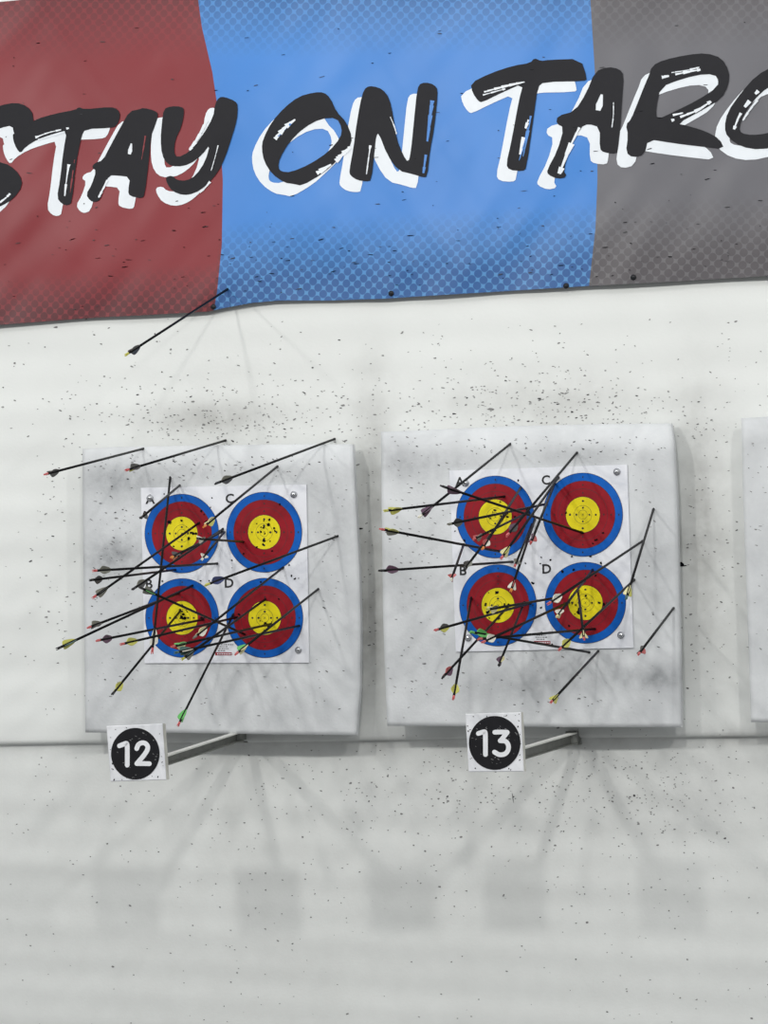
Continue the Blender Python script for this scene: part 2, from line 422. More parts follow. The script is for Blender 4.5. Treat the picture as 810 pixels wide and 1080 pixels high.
LET.append((z3([(500, 200), (510, 170), (540, 155), (600, 142), (650, 137), (690, 150), (710, 185), (708, 220), (690, 255), (640, 285), (575, 320), (600, 325), (650, 340), (685, 360), (697, 386), (640, 380),
                (560, 370), (500, 360), (490, 400), (460, 408), (442, 395), (448, 350), (442, 322), (455, 310), (475, 260), (495, 210)]),
            [z3([(532, 225), (590, 203), (650, 190), (682, 198), (680, 225), (630, 258), (570, 288), (522, 310), (520, 280)])]))
LET.append((z3([(860, 160), (830, 168), (780, 195), (740, 240), (705, 290), (697, 330), (705, 355), (740, 380), (790, 388), (850, 375), (900, 340), (910, 270), (850, 265), (846, 298), (872, 300), (860, 330),
                (810, 345), (770, 350), (740, 345), (735, 330), (750, 290), (790, 240), (830, 215), (880, 205), (905, 185), (890, 165)]), []))
LET.append((z3([(930, 160), (1060, 140), (1070, 175), (975, 190), (968, 230), (1040, 220), (1040, 250), (960, 262), (952, 320), (1050, 305), (1050, 340), (915, 362), (930, 240)]), []))
LET.append((z3([(1090, 150), (1290, 120), (1300, 155), (1215, 170), (1195, 370), (1150, 380), (1170, 180), (1090, 190)]), []))
NAMES = 'S T A Y O N T A R G E T'.split()
def tr(p, dx, dy): return [(x+dx, y+dy) for x, y in p]
lw = MB(); lb = MB()
for i, (o, hs) in enumerate(LET):
    o2 = chaikin(o, 1); h2 = [chaikin(h, 1) for h in hs]
    V, f = fill(tr(o2, -10.5, 11.5), [tr(h, -10.5, 11.5) for h in h2], 7, lambda a, b_: ban_d(a, b_)+.0013+i*.00002); lw.add(V, f)
    V, f = fill(o2, h2, 7, lambda a, b_: ban_d(a, b_)+.0022+i*.00002); lb.add(V, f)
# dry-brush streaks showing the white copy through the black
def streak(pts, w, rnd=.45, mi=0):
    w *= 1.25
    pts = chaikin(pts, 1, False)
    for (a, b_) in zip(pts, pts[1:]):
        if random.random() < .12: continue
        dx, dy = b_[0]-a[0], b_[1]-a[1]; L = math.hypot(dx, dy) or 1; nx_, ny_ = -dy/L, dx/L
        w1 = w*random.uniform(1-rnd, 1+rnd)
        lst = [(a[0]+nx_*w1, a[1]+ny_*w1), (b_[0]+nx_*w1*.7, b_[1]+ny_*w1*.7), (b_[0]-nx_*w1*.5, b_[1]-ny_*w1*.5), (a[0]-nx_*w1, a[1]-ny_*w1)]
        P = [at(x, y, ban_d(x, y)+.0032) for x, y in lst]
        if (P[1]-P[0]).cross(P[2]-P[0]).y > 0: P = P[::-1]
        lw.add(P, [(0, 1, 2, 3)], mi)
for pts, w in [(z1([(112, 435), (150, 420), (185, 412), (218, 405)]), .8), (z1([(120, 442), (160, 432), (205, 418)]), .5), (z1([(218, 520), (210, 570), (205, 620)]), 1.0), (z1([(655, 380), (625, 440), (600, 475)]), 1.2),
               (z1([(665, 575), (640, 605), (610, 625)]), .9), (z1([(345, 560), (325, 600), (312, 625)]), .9), (z1([(0, 640), (20, 625), (32, 612)]), 1.0), (z1([(690, 460), (680, 500), (668, 540)]), .5),
               (z2([(150, 440), (170, 415), (190, 395), (214, 378)]), 1.6), (z2([(282, 548), (320, 525), (350, 505), (372, 478)]), 2.0), (z2([(345, 500), (370, 485), (388, 465)]), 1.4),
               (z2([(452, 460), (445, 510), (438, 565)]), 1.0), (z2([(515, 370), (528, 400), (535, 425)]), .5),
               (z3([(75, 238), (110, 228), (150, 218), (180, 212)]), .9), (z3([(72, 246), (100, 238), (130, 230)]), .6), (z3([(190, 310), (180, 340), (168, 400)]), 1.3), (z3([(322, 330), (295, 385), (270, 450)]), 1.8),
               (z3([(535, 200), (560, 195), (600, 186), (635, 180)]), 1.0), (z3([(560, 188), (600, 182), (632, 174)]), .6), (z3([(560, 312), (590, 300), (630, 285), (662, 262)]), 1.5), (z3([(555, 300), (590, 292)]), 1.2),
               (z3([(785, 235), (755, 270), (735, 300), (722, 335)]), 1.4), (z3([(790, 250), (762, 285), (745, 312)]), .8), (z3([(410, 265), (410, 300), (406, 330)]), .4)]:
    streak(pts, w)
streak(z2([(648, 318), (640, 380), (630, 470), (620, 548)]), 1.5, .3, 1)
streak(z3([(196, 300), (188, 350), (176, 405)]), .7, .6, 1); streak(z3([(188, 330), (180, 370), (166, 415)]), .6, .6, 1)
streak(z2([(160, 432), (185, 405), (212, 380)]), .8, .5, 1); streak(z1([(236, 505), (230, 550), (222, 610)]), .5, .6, 2); streak(z1([(460, 430), (454, 470), (448, 505)]), .5, .5, 2)
lwo = lw.build('letter_shadow', [M['letter_white'], M['ban_blue'], M['ban_red']], banner, attr_name='half'); tag(lwo, 'white offset copy of the words STAY ON TARGET')
lbo = lb.build('lettering', M['letter'], banner); tag(lbo, 'black brush lettering STAY ON TARGET')

def dome(name, px, py, depth, r, mat, label, cat, group):
    b_ = MB()
    ax = Matrix(((1, 0, 0), (0, 0, -1), (0, 1, 0)))
    b_.lathe([(r*1.35, -.002), (r*1.35, .0012), (r*1.0, .0016), (r*.95, r*.35), (r*.7, r*.65), (r*.35, r*.8), (0.0004, r*.83)], 16, 0, ax)
    # slot across the head
    b_.box(Vector((0, -r*.82, 0)), r*.5, .0006, .0007, mi=1)
    o = b_.build(name, [mat, M['blackscrew']], smooth=True); o.location = at(px, py, depth)
    tag(o, label, cat, group); return o
for px, py, lb_ in [(412.5, 309.5, 'black screw at the banner hem, beneath the letter N'), (597, 301.5, 'black screw at the blue hem just left of the grey panel'),
                    (668, 292.5, 'black screw at the hem of the grey banner panel'), (225, 323.5, 'black screw at the hem where red meets blue')]:
    dome('screw', px, py, ban_d(px, py)+.001, .0055, M['blackscrew'], lb_, 'screw', 'screws along the banner hem')

# ------------------------------------------------------------------ boards (foam targets)
def bd(px, py, key):
    b_ = BALES[key]; xl = b_['L'][0][0]; xr = b_['Rr'][3][0]; yt = b_['T'][0][1]; yb = b_['B'][0][1]
    u = (px-xl)/(xr-xl); v = (py-yt)/(yb-yt)
    d = .100 + .0030*mnoise.noise(Vector((px/90, py/120, 2.2))) + .0012*math.sin(px/23+py/60)
    d -= .020*max(0, (u-.86)/.14)**2 * (1-.4*v)      # right edge curls back
    d -= .016*max(0, (.07-v)/.07)**2                 # top rolls back
    d += .006*max(0, (.08-u)/.08)**2
    return d
def bale(key, label, dirt_shade, specks):
    b_ = BALES[key]
    root = empty('foam_target_board', at(sum(p[0] for p in b_['B'])/len(b_['B']), b_['B'][1][1], .05))
    T, B, L, Rr = b_['T'], b_['B'], b_['L'], b_['Rr']
    nu, nv = 64, 64
    sm = lambda pl, t, ax: lerp_poly(pl, t, ax)
    def P(u, v):
        xt = T[0][0]+(T[-1][0]-T[0][0])*u; yt = sm(T, xt, 0)
        xb = B[0][0]+(B[-1][0]-B[0][0])*u; yb = sm(B, xb, 0)
        yl = L[0][1]+(L[-1][1]-L[0][1])*v; xl = sm(L, yl, 1)
        yr = Rr[0][1]+(Rr[-1][1]-Rr[0][1])*v; xr = sm(Rr, yr, 1)
        px = (1-v)*xt+v*xb+(1-u)*xl+u*xr-((1-u)*(1-v)*T[0][0]+u*(1-v)*T[-1][0]+(1-u)*v*B[0][0]+u*v*B[-1][0])
        py = (1-v)*yt+v*yb+(1-u)*yl+u*yr-((1-u)*(1-v)*T[0][1]+u*(1-v)*T[-1][1]+(1-u)*v*B[0][1]+u*v*B[-1][1])
        return px, py
    mb = MB(); V = []; A = []
    for j in range(nv+1):
        for i in range(nu+1):
            px, py = P(i/nu, j/nv); e = .0008 if i in (0, nu) or j in (0, nv) else 0
            V.append(at(px, py, bd(px, py, key)-e)); A.append(min(1, sum(k*gauss(px, py, a, c, d, f) for a, c, d, f, k in dirt_shade)))
    n1 = len(V)
    V2 = [Vector((v.x, v.y+.016, v.z)) for v in V]
    W = nu+1
    fs = [(j*W+i, (j+1)*W+i, (j+1)*W+i+1, j*W+i+1) for j in range(nv) for i in range(nu)]
    fs += [tuple(n1+k for k in f[::-1]) for f in list(fs)]
    rim = [i for i in range(nu)] + [j*W+nu for j in range(nv)] + [nv*W+i for i in range(nu, 0, -1)] + [j*W for j in range(nv, 0, -1)]
    fs += [(a, b2, b2+n1, a+n1) for a, b2 in zip(rim, rim[1:]+rim[:1])]
    mb.add(V+V2, fs, 0, A+A)
    for cx, cy, sx, sy, n in specks:
        for _ in range(n):
            px, py = random.gauss(cx, sx), random.gauss(cy, sy)
            if not (L[0][0]+6 < px < Rr[0][0]-6 and T[0][1]+5 < py < B[0][1]-6): continue
            sz = random.uniform(.3, .95)
            vs, f2 = disc_patch(px, py, sz*random.uniform(1., 2.4), sz*random.uniform(.4, .8), lambda a, c: bd(a, c, key)+.0006, 6, random.uniform(-.2, .6), .35)
            mb.add(vs, f2, 1 if random.random() < .65 else 2)
    so = mb.build('foam_sheet', [M['bale'], M['hole'], M['soot']], root, smooth=True, attr_name='dirt_shade')
    nf = 2*nu*nv
    for k in range(nf, nf+len(rim)): so.data.polygons[k].use_smooth = False
    # backing block, inset behind the sheet
    p0 = at(T[0][0]+40, T[0][1]+24, .05); p1 = at(B[-1][0]-52, B[-1][1]-22, .05)
    bk = MB(); bk.box(Vector(((p0.x+p1.x)/2, -.0445, (p0.z+p1.z)/2)), abs(p1.x-p0.x)/2, .0325, abs(p0.z-p1.z)/2)
    bk.build('backing_block', M['backing'], root)
    tag(root, label, 'archery target'); return root
bale('12', 'left square foam target board with arrows, bare wall to its left', [(130, 508, 50, 20, .42), (120, 585, 35, 22, .6), (355, 560, 30, 70, .25), (240, 500, 90, 18, .12), (130, 650, 30, 30, .12)],
     [(200, 488, 90, 11, 150), (118, 570, 17, 55, 110), (352, 560, 12, 90, 70), (230, 735, 90, 22, 35), (120, 690, 18, 50, 22)])
bale('13', 'middle square foam target board with arrows, dark smudge at its lower right', [(440, 490, 60, 18, .35), (640, 480, 70, 14, .2), (430, 620, 30, 40, .2), (690, 715, 34, 12, .5), (555, 725, 35, 15, .28), (440, 700, 35, 20, .2), (690, 600, 25, 60, .2), (600, 715, 80, 20, .2)],
     [(560, 472, 100, 12, 120), (438, 545, 20, 60, 110), (690, 540, 12, 90, 55), (560, 725, 90, 22, 70), (435, 690, 18, 40, 30)])
bale('14', 'foam target board without arrows, cut off at the right edge of the picture', [(830, 560, 60, 60, .12)], [(840, 480, 60, 20, 50), (800, 600, 12, 90, 30), (900, 650, 70, 60, 60)])

# ------------------------------------------------------------------ target sheets
def text_px(mb, txt, cx, cy, h, dfn, mi, bold=0.0, rot=0.0, wscale=1.0):
    cu = bpy.data.curves.new('t', 'FONT'); cu.body = txt; cu.align_x = 'CENTER'; cu.size = 1; cu.offset = bold; cu.resolution_u = 3
    ob = bpy.data.objects.new('t', cu); col.objects.link(ob); bpy.context.view_layer.update()
    me = bpy.data.meshes.new_from_object(ob)
    vs = [v.co.copy() for v in me.vertices]; fs = [tuple(p.vertices) for p in me.polygons]
    bpy.data.objects.remove(ob); bpy.data.curves.remove(cu); bpy.data.meshes.remove(me)
    y0 = min(v.y for v in vs); y1 = max(v.y for v in vs); s = h/(y1-y0)
    c, sn = math.cos(rot), math.sin(rot); out = []
    for v in vs:
        x = v.x*s*wscale; y = -(v.y-(y0+y1)/2)*s
        X = cx+x*c-y*sn; Y = cy+x*sn+y*c; out.append(at(X, Y, dfn(X, Y)))
    fs = [f if (out[f[1]]-out[f[0]]).cross(out[f[2]]-out[f[0]]).y < 0 else f[::-1] for f in fs]
    mb.add(out, fs, mi)
RINGS = [(.11, 'yellow'), (.22, 'yellow'), (.43, 'yellow'), (.62, 'red'), (.81, 'red'), (1.0, 'blue')]
MI = {'blue': 0, 'red': 1, 'yellow': 2, 'black': 3, 'hole': 4}
def face(parent, cx, cy, rx, ry, dfn, label, holes):
    mb = MB(); N = 96
    lw_ = .011; edges = [(0.0, RINGS[0][0]-lw_/2, 'yellow')]
    for i, (r, c) in enumerate(RINGS):
        l2 = .0075 if i in (0, 1, 3) else lw_
        edges.append((r-l2/2, r+l2/2, 'black'))
        if i < 5: edges.append((r+l2/2, RINGS[i+1][0]-(.0075 if i+1 in (0, 1, 3) else lw_)/2, RINGS[i+1][1]))
    edges[0] = (0.0, edges[1][0], 'yellow')
    for a, b_, c in edges:
        sub = max(1, int((b_-a)/.1)); 
        for s in range(sub):
            r0 = a+(b_-a)*s/sub; r1 = a+(b_-a)*(s+1)/sub; vs = []
            for k in range(N):
                t = 2*math.pi*k/N
                for r in (r0, r1):
                    x = cx+rx*r*math.cos(t); y = cy+ry*r*math.sin(t); vs.append(at(x, y, dfn(x, y)+.0012))
            if r0 == 0:
                ctr = at(cx, cy, dfn(cx, cy)+.0012); ring = [vs[2*k+1] for k in range(N)]
                mb.add([ctr]+ring, [(0, 1+(k+1) % N, 1+k) for k in range(N)], MI[c])
            else:
                mb.add(vs, [(2*k, 2*((k+1) % N), 2*((k+1) % N)+1, 2*k+1) for k in range(N)], MI[c])
    d2 = lambda a, b_: dfn(a, b_)+.0018
    for r in (.165, .325, .525, .715, .905):      # score numerals on the four axes
        for k in range(4):
            x = cx+rx*r*math.cos(k*math.pi/2); y = cy+ry*r*math.sin(k*math.pi/2)
            vs, fs = disc_patch(x, y, (.75+.45*(r in (.165, .325))), 1.0+.2*(r in (.165, .325)), d2, 6, 0, .2); mb.add(vs, fs, 3)
    text_px(mb, 'X', cx, cy, 2.2, d2, 3)
    for hx, hy, hs in holes:
        vs, fs = disc_patch(hx, hy, hs*1.15, hs, lambda a, b_: dfn(a, b_)+.0022, 7, random.uniform(0, 3), .4); mb.add(vs, fs, 4)
    for v in range(1):
        pass
    o = mb.build('target_face', [M['blue'], M['red'], M['yellow'], M['black'], M['holeblack']], parent)
    tag(o, label); return o
def sheet(key, corners, faces, letters, label, logo, holes, fholes):
    dfn0 = lambda a, b_: bd(a, b_, key)+.0045+.0008*mnoise.noise(Vector((a/30, b_/30, 4)))
    TL, TR_, BR_, BL_ = corners
    mb = MB(); n = 40; V = []
    for j in range(n+1):
        for i in range(n+1):
            u, v = i/n, j/n
            px = (1-v)*((1-u)*TL[0]+u*TR_[0])+v*((1-u)*BL_[0]+u*BR_[0]); py = (1-v)*((1-u)*TL[1]+u*TR_[1])+v*((1-u)*BL_[1]+u*BR_[1])
            V.append(at(px, py, dfn0(px, py)))
    W = n+1; n1 = len(V)
    fs = [(j*W+i, (j+1)*W+i, (j+1)*W+i+1, j*W+i+1) for j in range(n) for i in range(n)]
    rim = [i for i in range(n)] + [j*W+n for j in range(n)] + [n*W+i for i in range(n, 0, -1)] + [j*W for j in range(n, 0, -1)]
    fs += [(a, b2, b2+n1, a+n1) for a, b2 in zip(rim, rim[1:]+rim[:1])]
    mb.add(V+[Vector((v.x, v.y+.0028, v.z)) for v in V], fs, 0)
    d2 = lambda a, b_: dfn0(a, b_)+.0007
    for hx, hy, hs in holes:
        vs, f2 = disc_patch(hx, hy, hs, hs*.8, d2, 7, random.uniform(0, 3), .4); mb.add(vs, f2, 1)
    root = mb.build('target_sheet', [M['paper'], M['holeblack']], None, smooth=False)
    tag(root, label, 'paper target')
    for (nm, cx, cy, rx, ry), fh in zip(faces, fholes):
        face(root, cx, cy, rx, ry, dfn0, 'round blue, red and yellow target face marked '+nm, fh)
    for ch, x, y in letters:
        lt = MB(); text_px(lt, ch, x, y, 10, d2, 0, .022, -.02)
        tag(lt.build('printed_letter', M['black'], root), 'black printed letter '+ch)
    lt = MB()
    lx, ly = logo
    # small maker's print: lines of fine text above a red band
    def rect(x0, y0, x1, y1, mi, off=0):
        P = [at(x, y, d2(x, y)+off) for x, y in ((x0, y0), (x0, y1), (x1, y1), (x1, y0))]
        if (P[1]-P[0]).cross(P[2]-P[0]).y > 0: P = P[::-1]
        lt.add(P, [(0, 1, 2, 3)], mi)
    rect(lx-9, ly+1, lx+8.5, ly+4.2, 1)
    for q in range(9): rect(lx-7+q*1.7, ly+1.9, lx-6.1+q*1.7, ly+3.4, 2, .0003)
    for row, (a, w) in enumerate(((-5, 14), (-6, 9), (-7, 12), (-6, 7))):
        x = lx+a
        while x < lx+a+w:
            l = random.uniform(.8, 2.2); rect(x, ly-7.5+row*2.1, x+l, ly-6.7+row*2.1, 0); x += l+.7
    o = lt.build('maker_print', [M['black'], M['red'], M['paper']], root)
    return root
def clus(cx, cy, s, n, r0=.6, r1=1.3): n = (n+1)//2; return [(random.gauss(cx, s), random.gauss(cy, s), random.uniform(r0, r1)) for _ in range(n)]
sheet('12', [(148.5, 514.5), (323, 511), (326, 699), (152.5, 699.5)],
      [('A', 191.7, 562.7, 39, 41.6), ('C', 278.6, 561.3, 39.8, 42.3), ('B', 192, 651.7, 38.6, 41.6), ('D', 279.2, 651.7, 40.3, 42)],
      [('A', 158.4, 526.4), ('B', 157, 615.8), ('C', 242.3, 525.7), ('D', 241.4, 614.8)],
      'white paper sheet with four target faces on the left board', (236, 687),
      [(173, 521, .9), (223.5, 525, 1), (244.5, 591, 1.2), (305, 596, 1.2), (307.5, 607, 1.3), (311, 610.5, 1.5), (315, 610, .8), (171.5, 613, .9), (211.5, 612.5, 1.1), (220.5, 612.5, 1), (222, 535, .8)]+clus(235, 600, 14, 6, .4, .8),
      [[(178, 550.5, 2.2), (201, 562, 1.3), (204, 562.5, 1.5), (207, 563, 1.2), (199, 568, 1.6), (191, 549, .9), (183, 576, 1), (212, 539, 1.3), (218, 551, 1.6), (188, 586, 1.3)]+clus(195, 560, 12, 8, .4, .9),
       [(284, 548, 1.3), (283, 553, 1.6), (289, 557, 1.2), (278, 556, 1.3), (275, 561, 1.1), (278, 570, 1.5), (277, 574, 1.1), (270.5, 577, 1.2), (290, 560, 1.0), (279, 563, .9), (257, 584, 1), (287, 581, 1), (295, 532, 1)]+clus(281, 560, 9, 7, .4, .9),
       [(191, 651, 1.8), (193, 648, 1.3), (195, 652, 1.5), (213, 652, 1.6), (216, 651, 1.1), (171, 613, .8), (190, 643, 1.2)]+clus(194, 652, 9, 9, .4, .9),
       [(279.5, 658, 1.8), (283, 660, 1.4), (279, 665, 1.4), (252, 648, 1.4), (257, 668, 1.2), (275, 614, 1)]+clus(280, 655, 14, 9, .4, .9)])
sheet('13', [(474, 496.3), (661.3, 490), (668, 683.3), (480.7, 687.5)],
      [('A', 522.3, 545.2, 41, 43.3), ('C', 614.7, 542.8, 42, 44), ('B', 525.2, 638.4, 40.6, 43), ('D', 617.4, 635.7, 42.6, 42.8)],
      [('A', 485, 508), ('B', 488, 601.7), ('C', 575.7, 506.2), ('D', 576.4, 600)],
      'white paper sheet with four target faces on the middle board', (572, 675),
      [(546.5, 507, 1.2), (571, 588, 1.1), (580.5, 590.5, 1.3), (570, 594.5, 1), (554, 594, 1.1), (562, 615, 1.6), (570.5, 641, 1.5), (567, 633, 1), (622, 586.5, 1.2), (634, 594, 1.6), (480, 560, .8), (571, 667, 1), (582, 680, 1.4), (587, 682, 1.2)]+clus(565, 640, 14, 5, .4, .9),
      [[(528.5, 544.5, 1.3), (535, 545, 1.2), (521, 538, .9), (543, 545, 1.0), (490, 570, 1.2), (549, 515, 1.3), (556, 538, 1.2)]+clus(524, 545, 14, 7, .4, .8),
       [(597, 541, 1.2), (613, 561, 1.5), (628, 570, 1.2), (629.5, 569, 1), (636, 562, 1.2), (603, 587, .9), (623, 586.5, .9), (625, 573, 1)],
       [(512, 637, 1.2), (514, 645, 2.0), (518, 643, 1.4), (536, 638, 1.4), (523.5, 625, 1.5), (526, 652, 1.5), (497, 632, 1.4), (543, 618, 1.6), (532, 637, 1)]+clus(523, 640, 10, 8, .4, .8),
       [(611, 642, 2.0), (610.5, 646, 1.8), (607, 638, 1), (593, 603, 1.4), (605, 601, 1.2), (628, 607, 1.2), (637, 637, 1.6), (632, 636, 1.2), (588, 645, 1.2), (600, 660, 1.2), (618, 628, 1)]+clus(614, 640, 8, 8, .4, .8)])
PINS = [('12', 158, 525.4, 'steel pin behind the letter A of the sheet above sign 12'), ('12', 309.8, 521.5, 'steel pin in the top right corner of the sheet above sign 12'), ('12', 314.7, 685.6, 'steel pin in the bottom right corner of the sheet above sign 12'),
        ('13', 650.6, 497.5, 'steel pin in the top right corner of the sheet above sign 13'), ('13', 654.8, 669.8, 'steel pin in the bottom right corner of the sheet above sign 13'),
        ('13', 493.8, 672.7, 'steel pin in the bottom left corner of the sheet above sign 13'), ('13', 491, 509.5, 'steel pin beside the letter A of the sheet above sign 13')]
for key, px, py, lb_ in PINS:
    dome('pin', px, py, bd(px, py, key)+.006, .0068, M['steel'], lb_, 'pin', 'steel pins holding the target sheets')

# ------------------------------------------------------------------ number signs
def ribbon(pts, w, n=2):
    p = chaikin(pts, n, False); Lf = []; Rg = []
    for i in range(len(p)):
        a = p[max(0, i-1)]; b_ = p[min(len(p)-1, i+1)]
        dx, dy = b_[0]-a[0], b_[1]-a[1]; l = math.hypot(dx, dy) or 1; nx_, ny_ = -dy/l, dx/l
        Lf.append((p[i][0]+nx_*w/2, p[i][1]+ny_*w/2)); Rg.append((p[i][0]-nx_*w/2, p[i][1]-ny_*w/2))
    def cap(c, frm, sgn):
        a0 = math.atan2(frm[1]-c[1], frm[0]-c[0]); return [(c[0]+w/2*math.cos(a0+sgn*math.pi*k/6), c[1]+w/2*math.sin(a0+sgn*math.pi*k/6)) for k in range(1, 6)]
    return Lf + cap(p[-1], Lf[-1], -1) + Rg[::-1] + cap(p[0], Rg[0], -1)
def ribbon_mesh(mb, pts, w, depth):
    p = chaikin(pts, 2, False)
    outl = ribbon(pts, w)
    nn = len(p)
    V = [at(x, y, depth) for x, y in outl]
    # quad strip + caps so tight bends stay clean
    Lf = list(range(nn)); capE = list(range(nn, nn+5)); Rg = list(range(nn+5, nn+5+nn))[::-1]; capS = list(range(nn+5+nn, nn+5+nn+5))
    fs = [(Lf[i], Lf[i+1], Rg[i+1], Rg[i]) for i in range(nn-1)]
    fs.append(tuple([Lf[-1]]+capE+[Rg[-1]])); fs.append(tuple([Rg[0]]+capS+[Lf[0]]))
    fs = [f if (V[f[1]]-V[f[0]]).cross(V[f[2]]-V[f[0]]).y < 0 else f[::-1] for f in fs]
    mb.add(V, fs)
def number_sign(label, corners, disc, strokes, w, root_px, end_px, bh):
    dep = .60
    root = empty('number_sign', at(root_px[0], root_px[1], .02))
    P = [at(x, y, dep) for x, y in corners]     # TL TR BR BL
    mb = MB(); th = Vector((0, .018, 0)); c = sum(P, Vector())/4
    Pi = [p+(c-p)*.025 for p in P]; Pi = [Vector((p.x, p.y-.0015, p.z)) for p in Pi]
    V = Pi+P+[p+th for p in P]
    fs = [(0, 3, 2, 1)] ; mb.add(V, fs, 0)
    mb.add(V, [(i, (i+1) % 4, 4+(i+1) % 4, 4+i) for i in range(4)], 0)
    mb.add(V, [(4+i, 4+(i+1) % 4, 8+(i+1) % 4, 8+i) for i in range(4)]+[(8, 9, 10, 11)], 1)
    d3 = lambda a, b_: dep+.0022
    for _ in range(26):      # nicks in the white panel
        e = random.random(); side = random.choice([0, 1, 1, 2, 3])
        a, b_ = corners[side], corners[(side+1) % 4]; cx_ = sum(q[0] for q in corners)/4; cy_ = sum(q[1] for q in corners)/4
        x = a[0]+(b_[0]-a[0])*e; y = a[1]+(b_[1]-a[1])*e; x += (cx_-x)*random.uniform(.05, .16); y += (cy_-y)*random.uniform(.05, .16)
        vs, f2 = disc_patch(x, y, random.uniform(.3, 1.2), random.uniform(.25, .7), d3, 6, random.uniform(0, 3), .4); mb.add(vs, f2, 2)
    mb.build('panel', [M['sign_white'], M['sign_edge'], M['holeblack']], root)
    cx, cy, rx, ry = disc; db = MB()
    vs, fs = disc_patch(cx, cy, rx, ry, lambda a, b_: dep+.0026, 72); db.add(vs, fs, 0)
    for _ in range(34):
        a = random.uniform(0, 6.28); r = random.uniform(.45, .96)
        vs, f2 = disc_patch(cx+rx*r*math.cos(a), cy+ry*r*math.sin(a), random.uniform(.3, 1.4), random.uniform(.2, .6), lambda a_, b_: dep+.0030, 6, random.uniform(-.8, .8), .4); db.add(vs, f2, 1)
    db.build('number_disc', [M['sign_black'], M['scuff']], root)
    for s in strokes:
        g = MB()
        for k, st in enumerate(s[1]): ribbon_mesh(g, st, w, dep+.0034+.0002*k)
        g.build('numeral', M['digit'], root)['label'] = 'white numeral '+s[0]
    # bracket: steel channel from the wall to the back of the sign
    A = at(root_px[0], root_px[1], .055); B_ = at(end_px[0], end_px[1], .572)
    ax = (B_-A).normalized(); side = ax.cross(Vector((0, 0, 1))).normalized(); up = side.cross(ax); L = (B_-A).length
    br = MB(); br.box((A+B_)/2, .0015, L/2, bh/2, side, ax, up, 0)
    br.box((A+B_)/2+up*(bh/2)-side*.008, .0095, L/2, .0017, side, ax, up, 1)
    br.box((A+B_)/2-up*(bh/2)-side*.008, .0095, L/2, .0009, side, ax, up, 0)
    br.box((A+B_)/2+up*(-bh*.12)+side*.0025, .0022, L/2*.985, .0016, side, ax, up, 0)
    br.build('bracket', [M['bracket'], M['bracket_light'], M['backing']], root)
    hb = MB(); hb.lathe([(.014, -.017), (.016, -.014), (.016, .014), (.014, .017)], 18, 0, None, A+Vector((0, .008, 0)))
    hb.build('hinge', M['bracket'], root, smooth=False)
    pb = MB(); pb.box(Vector((A.x-.004, -.022, A.z+.004)), .014, .018, .014)
    pb.box(Vector((A.x-.004, -.006, A.z+.006)), .016, .008, .024)
    pb.build('wall_plate', M['bracket'], root)
    # small clamp behind the panel
    cb = MB(); cb.box(B_+Vector((0, -.004, 0)), .022, .006, .018); cb.build('clamp', M['blackscrew'], root)
    tag(root, label, 'number sign')
number_sign('sign 12, white numerals on a black disc, hanging under the left board',
            [(112.3, 765.8), (171.5, 763.2), (175.5, 822.5), (116.8, 824.4)], (142.7, 794.9, 25.6, 27.2),
            [('1', [[(126, 786.6), (132.5, 784), (134, 784), (134.3, 790), (134.2, 807)]]), ('2', [[(144.2, 789.5), (146, 784.5), (152, 782.8), (156.5, 787), (154.5, 793.5), (144.5, 805.2)], [(144.3, 805.3), (150, 805.3), (157.5, 805.5)]])], 5.0,
            (250, 776.5), (165, 804), .023)
number_sign('sign 13, white numerals on a black disc, under the middle board near its smudge',
            [(490.8, 753), (549.5, 751.3), (552.6, 813.8), (494.4, 814.2)], (521.7, 783.5, 27.2, 28.4),
            [('1', [[(504.5, 773.6), (510.5, 771.6), (511.8, 772), (512, 778), (512, 795.8)]]),
             ('3', [[(521.8, 772.3), (528, 772), (534.6, 772.2)], [(535, 772.4), (528.5, 780.6)], [(527.5, 781.2), (534, 781.5), (537, 787.5), (534.5, 794.8), (527, 796.6), (521.5, 793.2)]])], 5.0,
            (602, 778.5), (530, 800), .026)

# ------------------------------------------------------------------ arrows
LEN = .665; SR = .0031
mbs = MB(); mbs.lathe([(SR, -.018), (SR, LEN-.016)], 12); ME_SH = mbs.mesh('shaft', M['shaft'], True)
mbs = MB(); mbs.lathe([(.0004, -.042), (.0022, -.032), (.0031, -.022), (.0034, -.018), (.0034, .004), (.0033, .006)], 12); ME_PT = mbs.mesh('point', M['point'], True)
def nock_mesh(mat):
    g = MB(); g.lathe([(SR*.95, LEN-.018), (SR*1.05, LEN-.010), (SR*1.0, LEN-.006)], 10)
    for s in (-1, 1): g.box(Vector((s*.0019, 0, LEN-.0020)), .0009, .0020, .0048)
    return g.mesh('nock', mat, False)
def vane_mesh(ang, mat):
    g = MB(); ca, sa = math.cos(ang), math.sin(ang); t = .0007
    prof = [(SR*.8, LEN-.088), (SR+.004, LEN-.074), (SR+.0078, LEN-.054), (SR+.0088, LEN-.044), (SR+.008, LEN-.037), (SR+.002, LEN-.030), (SR*.8, LEN-.030)]
    V = []
    for s in (-t, t):
        for r, z in prof: V.append(Vector((r*ca-s*sa, r*sa+s*ca, z)))
    n = len(prof)
    g.add(V, [tuple(range(n))[::-1], tuple(range(n, 2*n))]+[(i, (i+1) % n, n+(i+1) % n, n+i) for i in range(n)])
    return g.mesh('vane', mat, False)
cache = {}
def cached(kind, colr, k=0):
    key = (kind, colr, k)
    if key not in cache: cache[key] = nock_mesh(M['v_'+colr]) if kind == 'n' else vane_mesh(k*2*math.pi/3+math.pi/2, M['v_'+colr])
    return cache[key]
